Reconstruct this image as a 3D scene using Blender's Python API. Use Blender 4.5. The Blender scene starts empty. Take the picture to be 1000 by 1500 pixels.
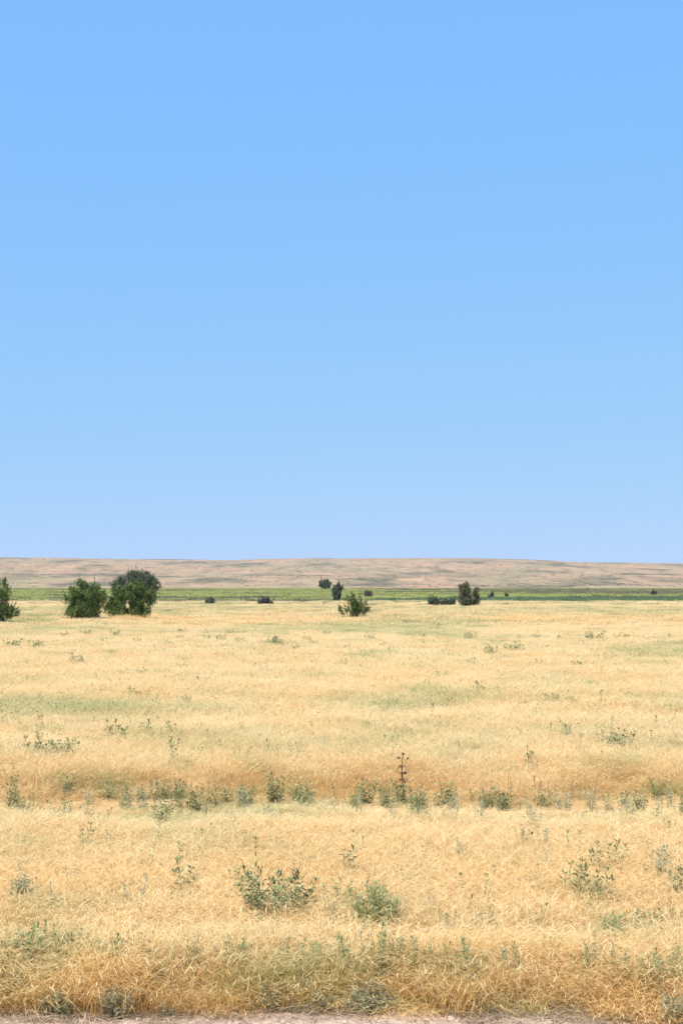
import bpy, bmesh, math, random
import numpy as np
from mathutils import Vector, Matrix, noise
R = math.radians
random.seed(7); rng = np.random.default_rng(7)
SC = bpy.context.scene
COL = SC.collection

# ------------------------------------------------------------------ camera
F = 2400.0; HOR = 852.0; CH = 3.0            # focal length and horizon in photo pixels, eye height in metres
TH = math.atan((HOR-750)/F)
cam = bpy.data.cameras.new('camera'); camo = bpy.data.objects.new('camera', cam); COL.objects.link(camo)
cam.sensor_fit = 'VERTICAL'; cam.sensor_height = 24; cam.lens = 24*F/1500
cam.clip_start = .1; cam.clip_end = 20000
camo.location = (0, 0, CH); camo.rotation_euler = (R(90)+TH, 0, 0)
SC.camera = camo

# ------------------------------------------------------------------ sky, sun, exposure
SUN_EL, SUN_AZ = 56, -140                    # azimuth from +Y towards +X : behind the camera, to the left
w = bpy.data.worlds.new('World'); SC.world = w; w.use_nodes = True
nt = w.node_tree; nt.nodes.clear()
sky = nt.nodes.new('ShaderNodeTexSky'); sky.sky_type = 'NISHITA'; sky.sun_disc = False
sky.sun_elevation = R(SUN_EL); sky.sun_rotation = R(SUN_AZ)
sky.altitude = 0; sky.air_density = 1.0; sky.dust_density = 0.0; sky.ozone_density = 4.0
bg = nt.nodes.new('ShaderNodeBackground'); bg.inputs[1].default_value = 0.15
wo = nt.nodes.new('ShaderNodeOutputWorld')
# the photograph's flat, slightly over-exposed sky: each channel of the sky texture is compressed by its own power
sep = nt.nodes.new('ShaderNodeSeparateColor'); com = nt.nodes.new('ShaderNodeCombineColor'); nt.links.new(sky.outputs[0], sep.inputs[0])
for i, (top, ref, g_) in enumerate(((.218, .289, .41), (.505, .521, .22), (1.0, .92, -.06))):
    pw = nt.nodes.new('ShaderNodeMath'); pw.operation = 'POWER'; pw.inputs[1].default_value = g_
    ml = nt.nodes.new('ShaderNodeMath'); ml.operation = 'MULTIPLY'; ml.inputs[1].default_value = top/.2196/(ref/.2196)**g_
    nt.links.new(sep.outputs[i], pw.inputs[0]); nt.links.new(pw.outputs[0], ml.inputs[0]); nt.links.new(ml.outputs[0], com.inputs[i])
nt.links.new(com.outputs[0], bg.inputs[0]); nt.links.new(bg.outputs[0], wo.inputs[0])
sl = bpy.data.lights.new('sun', 'SUN'); so = bpy.data.objects.new('sun', sl); COL.objects.link(so)
sl.energy = 4.85; sl.angle = R(.53); sl.color = (1, .955, .88)
sd = Vector((math.sin(R(SUN_AZ))*math.cos(R(SUN_EL)), math.cos(R(SUN_AZ))*math.cos(R(SUN_EL)), math.sin(R(SUN_EL))))
so.rotation_euler = sd.to_track_quat('Z', 'Y').to_euler()
SC.view_settings.view_transform = 'Standard'; SC.view_settings.look = 'None'
SC.view_settings.exposure = 0.55; SC.view_settings.gamma = 1
SC.render.engine = 'CYCLES'
SC.cycles.max_bounces = 6; SC.cycles.transparent_max_bounces = 8

# ------------------------------------------------------------------ helpers
def ray(px, py):
    u = (px-500)/F; v = (750-py)/F; c, s = math.cos(TH), math.sin(TH)
    return Vector((u, c-v*s, s+v*c))
def at(px, py, h=0.0):
    """point of the horizontal plane z = h seen at photo pixel px, py"""
    d = ray(px, py); t = (h-CH)/d.z
    return Vector((d.x*t, d.y*t, h))

def fbm(x, y, s, o=3, seed=0.0):
    return noise.fractal(Vector((x/s, y/s, seed)), 1.0, 2.0, o)

def smooth(a, b, x):
    t = min(1, max(0, (x-a)/(b-a))); return t*t*(3-2*t)

def edge_y(x):                                # where the road ends and the grass begins
    return 11.24 + .16*math.sin(x*1.1+.8) + .12*fbm(x, 0, .9, 3, 5.2) - .075*x
def grass_h(x, y):
    n = .06*fbm(x, y, 3.0, 3, 1.3)
    h = .44 + n
    if y < 24.5:
        h = .41 + .5*n
        h *= 1 - .62*smooth(17.4, 20.8, y+2.2*fbm(x, y, 1.6, 3, 9))
    yb = y+1.5*fbm(x, 0, 1.6, 3, 4)
    if yb > 22.2: h = max(h, .20+.29*smooth(22.2, 23.3, yb) + n)
    if y < 13:
        h *= .88+.20*smooth(13, 11.9, y); e = edge_y(x)
        h *= .30+.70*smooth(e-.10, e+.34, y+.30*fbm(x, y, .5, 3, 61))
    return max(.1, h)
def tz(x, y):
    z = .03*fbm(x, y, 4, 3, 2.2)*smooth(11.8, 14, y)
    z -= .06*smooth(19, 20.6, y)*smooth(24, 22.6, y)
    if y > 60: z *= smooth(90, 60, y)
    return z

def mk(name, verts, faces, mat=None, parent=None, cols=None, sm=False, link=True):
    me = bpy.data.meshes.new(name)
    me.from_pydata([tuple(v) for v in verts], [], faces)
    if mat: me.materials.append(mat)
    if cols is not None:
        a = me.attributes.new('tone', 'FLOAT', 'POINT'); a.data.foreach_set('value', np.asarray(cols, dtype=np.float32))
    if sm: me.polygons.foreach_set('use_smooth', [True]*len(me.polygons))
    me.update()
    o = bpy.data.objects.new(name, me)
    if link: COL.objects.link(o)
    if parent: o.parent = parent
    return o
def tag(o, label=None, cat=None, group=None, kind=None):
    if label: o['label'] = label
    if cat: o['category'] = cat
    if group: o['group'] = group
    if kind: o['kind'] = kind
    return o
def empty(name, loc, rz=0, sc=(1,1,1)):
    o = bpy.data.objects.new(name, None); COL.objects.link(o)
    o.location = loc; o.rotation_euler = (0, 0, rz); o.scale = sc; o.empty_display_size = .1
    return o

class MB:                                     # collects strips, leaves and tubes into one mesh
    def __init__(s): s.v = []; s.f = []; s.c = []
    def strip(s, pts, wid, side, tones):
        b = len(s.v)
        for p, w_, t in zip(pts, wid, tones):
            s.v.append(p-side*w_*.5); s.v.append(p+side*w_*.5); s.c += [t, t]
        for i in range(len(pts)-1):
            k = b+2*i; s.f.append((k, k+1, k+3, k+2))
    def leaf(s, p, d, side, L, W, droop=.2, tone=.5):
        up = side.cross(d).normalized()
        m = p+d*L*.5+up*L*.04; t = p+d*L-Vector((0,0,1))*L*droop
        b = len(s.v)
        s.v += [p, m-side*W*.5+up*W*.18, m, m+side*W*.5+up*W*.18, t]; s.c += [tone]*5
        s.f += [(b,b+2,b+1),(b,b+3,b+2),(b+1,b+2,b+4),(b+2,b+3,b+4)]
    def quad(s, p, a, b_, tone):
        k = len(s.v); s.v += [p-a, p+b_*.6, p+a, p-b_*.6]; s.c += [tone]*4; s.f.append((k, k+1, k+2, k+3))
    def tube(s, pts, rad, n=5, tone=.5):
        b = len(s.v)
        for i, p in enumerate(pts):
            d = (pts[min(i+1, len(pts)-1)]-pts[max(i-1, 0)]).normalized()
            a = d.orthogonal().normalized(); c = d.cross(a)
            for k in range(n):
                an = 2*math.pi*k/n
                s.v.append(p+(a*math.cos(an)+c*math.sin(an))*rad[i]); s.c.append(tone)
        for i in range(len(pts)-1):
            for k in range(n):
                q = b+i*n; s.f.append((q+k, q+(k+1)%n, q+n+(k+1)%n, q+n+k))
    def blob(s, p, r, tone=.5):
        b = len(s.v)
        for d in ((1,0,0),(-1,0,0),(0,1,0),(0,-1,0),(0,0,1),(0,0,-1)):
            s.v.append(p+Vector(d)*r*random.uniform(.7,1.2)); s.c.append(tone)
        for t in ((0,2,4),(2,1,4),(1,3,4),(3,0,4),(2,0,5),(1,2,5),(3,1,5),(0,3,5)): s.f.append(tuple(b+q for q in t))
    def build(s, name, mat, parent=None, link=True, sm=False): return mk(name, s.v, s.f, mat, parent, s.c, sm, link)
def rv(z=0):
    a = random.uniform(0, 2*math.pi); return Vector((math.cos(a), math.sin(a), z))
def cdir():
    while 1:
        v = Vector([random.uniform(-1,1) for _ in range(3)])
        if .05 < v.length < 1: return v.normalized()

# ------------------------------------------------------------------ materials
def ramp(nt_, cols):
    r = nt_.nodes.new('ShaderNodeValToRGB'); e = r.color_ramp.elements
    while len(e) < len(cols): e.new(.5)
    for q, (p, c) in zip(e, cols): q.position = p; q.color = (*c, 1)
    return r
def leafmat(name, cols, trans=.3, rough=.6, var=.0, spec=.2):
    """colour from the 'tone' of each blade or leaf, a little light through it"""
    m = bpy.data.materials.new(name); m.use_nodes = True; n = m.node_tree; n.nodes.clear()
    at_ = n.nodes.new('ShaderNodeAttribute'); at_.attribute_name = 'tone'
    r = ramp(n, cols); n.links.new(at_.outputs['Fac'], r.inputs[0])
    p = n.nodes.new('ShaderNodeBsdfPrincipled'); p.inputs['Roughness'].default_value = rough
    p.inputs['Specular IOR Level'].default_value = spec
    t = n.nodes.new('ShaderNodeBsdfTranslucent'); mx = n.nodes.new('ShaderNodeMixShader'); mx.inputs[0].default_value = trans
    o = n.nodes.new('ShaderNodeOutputMaterial')
    n.links.new(r.outputs[0], p.inputs['Base Color']); n.links.new(r.outputs[0], t.inputs[0])
    n.links.new(p.outputs[0], mx.inputs[1]); n.links.new(t.outputs[0], mx.inputs[2]); n.links.new(mx.outputs[0], o.inputs[0])
    return m
def fieldmat(name, trans=.42):
    """blade colour: straw ramp by tone, mixed with green and warm ramps by the two values each clump carries"""
    m = bpy.data.materials.new(name); m.use_nodes = True; n = m.node_tree; n.nodes.clear()
    def attr(nm, ty='GEOMETRY'):
        a = n.nodes.new('ShaderNodeAttribute'); a.attribute_name = nm; a.attribute_type = ty; return a.outputs['Fac']
    tone = attr('tone'); g = attr('green', 'INSTANCER'); wv = attr('warm', 'INSTANCER')
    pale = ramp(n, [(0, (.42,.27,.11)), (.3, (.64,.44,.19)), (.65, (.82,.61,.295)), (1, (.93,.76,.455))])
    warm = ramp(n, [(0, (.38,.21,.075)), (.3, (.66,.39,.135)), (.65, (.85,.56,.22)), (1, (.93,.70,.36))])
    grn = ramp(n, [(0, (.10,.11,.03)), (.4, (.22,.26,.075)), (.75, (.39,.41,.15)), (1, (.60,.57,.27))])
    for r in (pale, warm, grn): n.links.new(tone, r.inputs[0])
    m1 = n.nodes.new('ShaderNodeMix'); m1.data_type = 'RGBA'; m2 = n.nodes.new('ShaderNodeMix'); m2.data_type = 'RGBA'
    n.links.new(wv, m1.inputs[0]); n.links.new(pale.outputs[0], m1.inputs[6]); n.links.new(warm.outputs[0], m1.inputs[7])
    n.links.new(g, m2.inputs[0]); n.links.new(m1.outputs[2], m2.inputs[6]); n.links.new(grn.outputs[0], m2.inputs[7])
    p = n.nodes.new('ShaderNodeBsdfPrincipled'); p.inputs['Roughness'].default_value = .7; p.inputs['Specular IOR Level'].default_value = .12
    t = n.nodes.new('ShaderNodeBsdfTranslucent'); mx = n.nodes.new('ShaderNodeMixShader'); mx.inputs[0].default_value = trans
    o = n.nodes.new('ShaderNodeOutputMaterial')
    n.links.new(m2.outputs[2], p.inputs['Base Color']); n.links.new(m2.outputs[2], t.inputs[0])
    n.links.new(p.outputs[0], mx.inputs[1]); n.links.new(t.outputs[0], mx.inputs[2]); n.links.new(mx.outputs[0], o.inputs[0])
    return m
def soil(name, layers, rough=.95, bump=.3, bscale=8, stretch=(1,1,1)):
    """layers: (scale, [(pos,colour)...], lo, hi); later layers are mixed in by their own noise"""
    m = bpy.data.materials.new(name); m.use_nodes = True; n = m.node_tree; p = n.nodes['Principled BSDF']
    p.inputs['Roughness'].default_value = rough; p.inputs['Specular IOR Level'].default_value = .1
    geo = n.nodes.new('ShaderNodeNewGeometry'); mp = n.nodes.new('ShaderNodeMapping'); mp.inputs['Scale'].default_value = stretch
    n.links.new(geo.outputs['Position'], mp.inputs[0])
    prev = None
    for i, (sc, cols, lo, hi) in enumerate(layers):
        a = n.nodes.new('ShaderNodeTexNoise'); a.inputs['Scale'].default_value = sc; a.inputs['Detail'].default_value = 8; a.inputs['Roughness'].default_value = .62
        of = n.nodes.new('ShaderNodeVectorMath'); of.operation = 'ADD'; of.inputs[1].default_value = (i*37.1, i*11.7, i*5.3)
        n.links.new(mp.outputs[0], of.inputs[0]); n.links.new(of.outputs[0], a.inputs['Vector'])
        r = ramp(n, cols)
        if prev is None:
            n.links.new(a.outputs['Fac'], r.inputs[0]); prev = r.outputs[0]
        else:
            b = n.nodes.new('ShaderNodeTexNoise'); b.inputs['Scale'].default_value = sc*6; b.inputs['Detail'].default_value = 5
            n.links.new(of.outputs[0], b.inputs['Vector']); n.links.new(b.outputs['Fac'], r.inputs[0])
            mr = n.nodes.new('ShaderNodeMapRange'); mr.inputs[1].default_value = lo; mr.inputs[2].default_value = hi
            n.links.new(a.outputs['Fac'], mr.inputs[0])
            mx = n.nodes.new('ShaderNodeMix'); mx.data_type = 'RGBA'
            n.links.new(mr.outputs[0], mx.inputs[0]); n.links.new(prev, mx.inputs[6]); n.links.new(r.outputs[0], mx.inputs[7]); prev = mx.outputs[2]
    n.links.new(prev, p.inputs['Base Color'])
    bn = n.nodes.new('ShaderNodeTexNoise'); bn.inputs['Scale'].default_value = bscale; bn.inputs['Detail'].default_value = 8
    n.links.new(mp.outputs[0], bn.inputs['Vector'])
    bp = n.nodes.new('ShaderNodeBump'); bp.inputs['Strength'].default_value = bump; bp.inputs['Distance'].default_value = .5/bscale
    n.links.new(bn.outputs['Fac'], bp.inputs['Height']); n.links.new(bp.outputs[0], p.inputs['Normal'])
    return m

M = {}
M['ground'] = soil('field_soil', [(.6, [(.3,(.30,.20,.11)),(.7,(.52,.38,.21))],0,1), (.05, [(.3,(.42,.33,.17)),(.7,(.54,.42,.23))],.45,.6)], bscale=6)
M['road'] = soil('pale_dirt', [(1.2, [(.3,(.42,.30,.22)),(.7,(.54,.405,.315))],0,1), (6, [(.3,(.32,.225,.165)),(.7,(.48,.355,.275))],.5,.62)], bump=.8, bscale=30)
M['hill'] = soil('hill_grass', [(.012, [(.32,(.31,.215,.125)),(.5,(.37,.245,.145)),(.68,(.41,.255,.155))],0,1),
    (.012, [(.3,(.24,.195,.105)),(.7,(.34,.26,.14))],.46,.60),
    (.013, [(.3,(.35,.205,.12)),(.7,(.44,.275,.165))],.50,.62),
    (.017, [(.3,(.09,.085,.05)),(.7,(.22,.175,.10))],.51,.60),
    (.045, [(.3,(.15,.12,.07)),(.7,(.30,.215,.125))],.54,.66),
    (.12, [(.3,(.14,.12,.075)),(.7,(.30,.22,.13))],.54,.66)], bump=.8, bscale=.05, stretch=(1,.33,1))
M['grass'] = fieldmat('dry_grass')
M['weed'] = leafmat('weed_leaf', [(0,(.07,.08,.03)),(.5,(.19,.21,.085)),(1,(.44,.44,.22))], .25, .7, spec=.04)
M['weed_stem'] = leafmat('weed_stem', [(0,(.12,.13,.06)),(1,(.26,.27,.13))], 0)
M['sage'] = leafmat('sage_leaf', [(0,(.19,.18,.10)),(.5,(.35,.34,.19)),(1,(.56,.53,.33))], .2, spec=.08)
M['lime'] = leafmat('bright_leaf', [(0,(.17,.19,.06)),(.5,(.37,.37,.145)),(1,(.60,.57,.29))], .3)
M['straw_dry'] = leafmat('pale_dry_stalk', [(0,(.22,.12,.06)),(.5,(.42,.25,.13)),(1,(.60,.40,.22))], .1)
M['dry'] = leafmat('dry_stalk', [(0,(.13,.07,.04)),(.5,(.27,.14,.075)),(1,(.42,.25,.14))], .1)
M['litter'] = leafmat('dry_litter', [(0,(.20,.14,.085)),(.5,(.46,.34,.22)),(1,(.72,.58,.40))], .2)
M['bark'] = leafmat('bark', [(0,(.10,.075,.055)),(1,(.24,.19,.15))], 0, .8)
M['tree_green'] = leafmat('tree_leaf_green', [(0,(.05,.078,.018)),(.5,(.125,.18,.045)),(1,(.25,.31,.095))], .35, .6, spec=.1)
M['tree_grey'] = leafmat('tree_leaf_grey', [(0,(.055,.070,.040)),(.5,(.11,.135,.080)),(1,(.20,.225,.14))], .3, .6, spec=.1)
M['tree_brown'] = leafmat('tree_leaf_dull', [(0,(.065,.07,.038)),(.5,(.13,.13,.068)),(1,(.22,.21,.115))], .2, .5)
M['scrub_purple'] = leafmat('scrub_dull', [(0,(.08,.07,.055)),(.5,(.13,.115,.09)),(1,(.20,.17,.135))], .15)

# ------------------------------------------------------------------ ground, road, hills
def fan(name, ys, us, xw, zf, mat, sm=True):
    vs = []; fs = []
    for y in ys:
        for u in us:
            x = u*xw(y); vs.append((x, y, zf(x, y)))
    n = len(us)
    for i in range(len(ys)-1):
        for j in range(n-1):
            a = i*n+j; fs.append((a, a+1, a+n+1, a+n))
    return mk(name, vs, fs, mat, sm=sm)
ys = [-80, -40, -10, 0, 6] + list(np.arange(9, 30, .25)) + list(np.geomspace(30, 9000, 60))
g = fan('ground', ys, np.linspace(-1, 1, 121), lambda y: 14+.7*max(y, 0)+(70 if y < 0 else 0) if y <= 30 else 14+.9*y, tz, M['ground'])
tag(g, kind='structure')

def road_z(x, y):
    e = edge_y(x)
    b = .05*smooth(e-.75, e-.3, y)*smooth(e+.25, e-.1, y)     # low crumbly berm at the edge
    return .012+b+.012*fbm(x, y, .25, 4, 3)+.03*fbm(x, y, 1.4, 2, 8) - .02*smooth(e-.1, e+.3, y) - .05*smooth(e+.05, e+.5, y)
r = fan('dirt_road', [-9, -6, -3, 0, 3, 6]+list(np.arange(7, 12.4, .035)), np.linspace(-1, 1, 320), lambda y: 9, road_z, M['road'])
tag(r, kind='structure')

CREST = [(-600,819),(-200,815),(0,816),(60,816.5),(100,817),(170,818.5),(260,818.8),(330,820),(390,818.4),(440,817.4),(500,817.6),(560,817.2),(650,817),(720,817.6),(760,819.5),(800,821.5),(850,823.6),(900,824),(950,824.6),(1000,825),(1200,827),(1600,824)]
CX = [c[0] for c in CREST]; CY = [c[1] for c in CREST]
def hill_z(x, y):
    px = 500+F*x/max(y, 1)
    top = 3+(HOR-float(np.interp(px, CX, CY)))*2500/F
    t = (y-620)/(2500-620)
    if t < 0: return -1
    pr = t**1.15 if t < 1 else 1-.10*(t-1)
    n = fbm(x, y, 420, 5, 4.4)*5.0*smooth(0, .25, t)*smooth(1.0, .8, t)
    n += 2.0*math.sin(y/85+3.5*fbm(x, y, 600, 3, 6))*(.4+fbm(x, y, 300, 2, 16))*smooth(.03, .2, t)*smooth(1, .85, t)
    n += .5*fbm(x, y, 40, 3, 1)*smooth(0, .1, t)
    return top*pr+n-.4
hl = fan('hills', list(np.geomspace(615, 2500, 170))+[2600, 2800, 3200, 4200], np.linspace(-1, 1, 280), lambda y: .42*y, hill_z, M['hill'])
tag(hl, kind='structure')

# ------------------------------------------------------------------ scattering (stuff only)
def source(name, objs):
    c = bpy.data.collections.new(name)
    for o in objs: c.objects.link(o)
    return c
def scatter(name, P, rot, scl, idx, green, warm, coll, label, cat):
    me = bpy.data.meshes.new(name); me.from_pydata([tuple(p) for p in P], [], [])
    def fa(nm, ty, dat, key):
        a = me.attributes.new(nm, ty, 'POINT'); a.data.foreach_set(key, np.ascontiguousarray(dat, dtype=np.int32 if ty == 'INT' else np.float32).ravel())
    fa('rot', 'FLOAT_VECTOR', rot, 'vector'); fa('scl', 'FLOAT_VECTOR', scl, 'vector'); fa('pick', 'INT', idx, 'value')
    fa('green', 'FLOAT', green, 'value'); fa('warm', 'FLOAT', warm, 'value')
    o = bpy.data.objects.new(name, me); COL.objects.link(o)
    ng = bpy.data.node_groups.new(name+'_nodes', 'GeometryNodeTree')
    ng.interface.new_socket('Geometry', in_out='INPUT', socket_type='NodeSocketGeometry')
    ng.interface.new_socket('Geometry', in_out='OUTPUT', socket_type='NodeSocketGeometry')
    gi = ng.nodes.new('NodeGroupInput'); go = ng.nodes.new('NodeGroupOutput')
    ci = ng.nodes.new('GeometryNodeCollectionInfo'); ci.inputs['Collection'].default_value = coll
    ci.inputs['Separate Children'].default_value = True; ci.inputs['Reset Children'].default_value = True
    ip = ng.nodes.new('GeometryNodeInstanceOnPoints'); ip.inputs['Pick Instance'].default_value = True
    def na(nm, ty):
        a = ng.nodes.new('GeometryNodeInputNamedAttribute'); a.data_type = ty; a.inputs['Name'].default_value = nm
        return [s for s in a.outputs if s.enabled and s.name == 'Attribute'][0]
    L = ng.links
    L.new(gi.outputs[0], ip.inputs['Points']); L.new(ci.outputs[0], ip.inputs['Instance'])
    L.new(na('pick', 'INT'), ip.inputs['Instance Index']); L.new(na('scl', 'FLOAT_VECTOR'), ip.inputs['Scale'])
    er = ng.nodes.new('FunctionNodeEulerToRotation'); L.new(na('rot', 'FLOAT_VECTOR'), er.inputs[0]); L.new(er.outputs[0], ip.inputs['Rotation'])
    L.new(ip.outputs[0], go.inputs[0])
    mo = o.modifiers.new('scatter', 'NODES'); mo.node_group = ng
    tag(o, label, cat, kind='stuff')
    return o

def grass_patch(n, rad, wide, H=1.0, mess=1.0, head=.6, seed=0):
    """a patch of dry grass, unit height; stems lean and criss-cross, most end in a pale drooping ear"""
    random.seed(seed); mb = MB()
    for i in range(n):
        a = random.uniform(0, 2*math.pi); q = rad*math.sqrt(random.random())*random.uniform(.8, 1.1)
        p = Vector((q*math.cos(a), q*math.sin(a), 0))
        ln = rv(); lean = mess*random.triangular(.03, .8, .18); h = H*random.triangular(.45, 1.12, .92)
        kn = random.uniform(.3, .7)
        side = rv(); base = random.uniform(-.12, .12)
        p1 = p+Vector((0,0,h*.45))+ln*lean*h*.10; p2 = p+Vector((0,0,h*.80))+ln*lean*h*.34
        if random.random() < head:
            p3 = p2+Vector((0,0,h*.16))+ln*h*lean*.25; e = p3+ln*h*.09+Vector((0,0,h*random.uniform(-.10,.10)))
            mb.strip([p, p1, p2, p3, (p3+e)/2, e], [wide*.9, wide*.8, wide*.7, wide*1.1, wide*1.7, wide*.3], side,
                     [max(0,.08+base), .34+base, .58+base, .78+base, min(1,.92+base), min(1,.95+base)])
        else:                                   # flat leaf blade, bends over
            e = p2+ln*h*(.12+kn*lean*.4)+Vector((0,0,h*random.uniform(-.25,.05)))
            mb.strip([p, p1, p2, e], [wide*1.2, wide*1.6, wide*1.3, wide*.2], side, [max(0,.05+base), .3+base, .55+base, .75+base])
    return mb.build('grass_clump', M['grass'], link=False)

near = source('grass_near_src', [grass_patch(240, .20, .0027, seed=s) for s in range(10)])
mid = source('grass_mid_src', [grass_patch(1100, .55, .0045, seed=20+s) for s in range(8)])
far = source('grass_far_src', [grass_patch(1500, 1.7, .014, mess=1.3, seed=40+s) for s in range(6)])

# green ground patches seen in the photo: px, py, half width px, half height px, strength
GP = [(500,1028,75,9,1.0),(660,1020,70,6,.85),(30,997,35,6,.35),(90,1050,40,10,.2),(830,1070,60,5,.9),(420,945,60,5,.6),(270,930,50,5,.5),
      (640,943,50,5,.55),(740,952,70,6,.4),(600,1075,90,22,.5),(560,1040,40,8,.35),(690,1090,70,14,.5),(60,1360,80,12,.5),(120,1378,60,12,.45),
      (540,1310,60,20,.5),(480,1320,40,12,.3),(330,1385,40,12,.4),(560,1385,90,14,.4),(900,1400,90,14,.45),(360,1105,50,10,.35),(120,1170,90,12,.35),
      (300,1175,70,10,.4),(930,1180,70,12,.4),(100,1172,120,8,.5),(350,1170,160,8,.45),(620,1172,160,8,.4),(850,1172,150,8,.45),(790,1175,60,9,.3),(480,1180,60,8,.2),(180,1290,60,10,.2),(700,1340,60,8,.35),(40,1320,50,8,.25),
      (930,1340,70,8,.4),(900,1260,90,22,.25),(800,1225,50,16,.25),(620,1260,40,10,.1),(170,935,50,6,.35),(800,1000,70,10,.3),(240,1035,60,8,.35),
      (950,985,50,10,.2),(40,880+26,40,4,.4),(300,895,140,5,.55),(760,893,180,5,.5),(950,905,60,5,.4),(600,893,60,4,.3),(920,1240,60,20,.25),(390,1030,40,8,.3)]
GW = []
for (a, b, hw, hh, s) in GP:
    c = at(a, b, .4); d1 = at(a, b-hh, .4).y; d0 = at(a, b+hh, .4).y
    GW.append((c.x, (d0+d1)/2, hw*c.y/F, (d1-d0)/2, s*(.75 if c.y > 24 else 1)))
GW = np.array(GW)
def green_at(x, y):
    e = ((x-GW[:,0])/GW[:,2])**2+((y-GW[:,1])/GW[:,3])**2
    g_ = float(np.max(GW[:,4]*np.exp(-e*1.1)))
    pt = fbm(x, y, .05*y+.3, 3, 11)                # patchiness grows with distance
    g_ = g_*(.55+1.3*max(-.3, pt))
    g_ += max(0, fbm(x/2.2, y, .9+y*.06, 3, 17)-.06)*.9*(.5 if y < 19 else 1.25)
    g_ += max(0, fbm(x, y, .35+y*.012, 2, 77)-.15)*(.4 if y < 19 else 1.1)
    return g_
WB_Y = [11,12.0,12.6,13.2,15.0,16.2,17.5,19.3,20.5,22.8,24.5,26,33,38,44,50,60,80,100,118,128,150,200]
WB_V = [.70,.50,.12,.45,.58,.34,.30,.15,.10,.34,.22,.12,.10,.28,.15,.2,.18,.15,.30,.60,.20,.15,.15]
def warm_at(x, y):
    return float(np.interp(y+.5*fbm(x, y, 3, 2, 31), WB_Y, WB_V))+.35*fbm(x, y, .4+y*.04, 3, 23)
def grid(y0, y1, step, marg=3.0, k=.25, sy=None):
    out = []; y = y0; sy = sy or step
    while y < y1:
        wx = marg+k*y; x = -wx+random.uniform(0, step)
        while x < wx:
            out.append((x+random.uniform(-.5,.5)*step, y+random.uniform(-.5,.5)*sy)); x += step
        y += sy
    return out
SAGEX = [at(q, 1480, 0).x for q in (92,112,186,254,393,430,470,545,555,535,515,955,835,996,720)]
random.seed(3)
def field(name, pts, coll, nidx, wid=1.0, keep=None, label='', hmul=1.0, hf=grass_h, gf=green_at, wf=warm_at, cat='grass'):
    P=[];Ro=[];S=[];I=[];G=[];W=[]
    for x, y in pts:
        if keep and not keep(x, y): continue
        h = hf(x, y)*hmul*random.uniform(.82, 1.12)
        gr = gf(x, y); gr = min(.92, max(0, gr*.28+(random.uniform(.30,.7) if random.random() < gr*.75 else 0)))
        wa = min(1, max(0, wf(x, y)+random.uniform(-.22,.22)))
        P.append((x, y, tz(x, y) if y < 90 else 0)); Ro.append((random.gauss(0,.05), random.gauss(0,.05), random.uniform(0, 6.283)))
        q = wid*random.uniform(.85, 1.25); S.append((q, q, h)); I.append(random.randrange(nidx)); G.append(gr); W.append(wa)
    return scatter(name, P, Ro, S, I, G, W, coll, label, cat)
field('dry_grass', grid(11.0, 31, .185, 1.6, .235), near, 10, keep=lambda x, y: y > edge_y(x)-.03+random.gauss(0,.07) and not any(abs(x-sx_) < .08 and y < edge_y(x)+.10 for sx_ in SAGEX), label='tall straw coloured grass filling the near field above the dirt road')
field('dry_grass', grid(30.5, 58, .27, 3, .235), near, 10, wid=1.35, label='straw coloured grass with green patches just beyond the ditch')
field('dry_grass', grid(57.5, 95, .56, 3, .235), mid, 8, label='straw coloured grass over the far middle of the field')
# beyond: pale weedy fallow up to the green fields
def far_h(x, y): return .42+.08*fbm(x, y, 9, 2, 3)
def far_g(x, y):
    g_ = green_at(x, y)*.9
    g_ += .42*smooth(122, 140, y)*(.6+1.3*fbm(x/3, y, 8, 3, 41))
    if y > 150: g_ = .55+.6*fbm(x/4, y, 8, 2, 5)
    if y > 168: g_ = .10+.5*fbm(x/4, y, 8, 2, 5)
    if y > 184: g_ = .3+.8*fbm(x/3, y, 9, 2, 5)
    return g_
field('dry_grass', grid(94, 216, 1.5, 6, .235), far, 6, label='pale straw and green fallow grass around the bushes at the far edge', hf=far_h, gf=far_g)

# the green fields
random.seed(11)
def crop_patch(n, rad, seed):
    random.seed(seed); mb = MB()
    for i in range(n):
        q = rad*math.sqrt(random.random()); a = random.uniform(0, 6.283); p = Vector((q*math.cos(a), q*math.sin(a), 0))
        h = random.uniform(.6, 1.1); t = random.random(); ln = rv()
        mb.strip([p, p+Vector((0,0,h*.6))+ln*.05, p+Vector((0,0,h*.9))+ln*.22], [.05, .09, .02], rv(), [t*.5, t*.9, t])
    return mb
def crop_src(nm, mat): return source(nm, [crop_patch(420, 1.9, 70+s).build('crop_clump', mat, link=False) for s in range(5)])
M['crop_yellow'] = leafmat('crop_yellow_green', [(0,(.21,.23,.06)),(.5,(.38,.39,.11)),(1,(.58,.55,.21))], .3)
M['crop_dark'] = leafmat('crop_deep_green', [(0,(.075,.12,.045)),(.5,(.13,.20,.085)),(1,(.21,.28,.13))], .3)
M['crop_olive'] = leafmat('crop_olive', [(0,(.10,.10,.05)),(.5,(.20,.19,.10)),(1,(.36,.31,.18))], .3)
zero = lambda x, y: 0.0
def crop_h(x, y): return .40+.10*fbm(x, y, 30, 2, 9)
def edge(x, y, n, lo, hi):                       # ragged, slanting band limits
    return lo < y+14*fbm(x, 0, 60, 2, n) < hi
def px_of(x, y): return 500+F*x/y
gy = grid(181, 660, 2.7, 6, .235)
def is_dark(x, y): p = px_of(x, y); return p > 545+80*fbm(y, 0, 60, 2, 3) and 196-14*smooth(700, 1000, p) < y < 256+34*smooth(500, 800, p)+10*fbm(x, y, 25, 2, 7)
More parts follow.
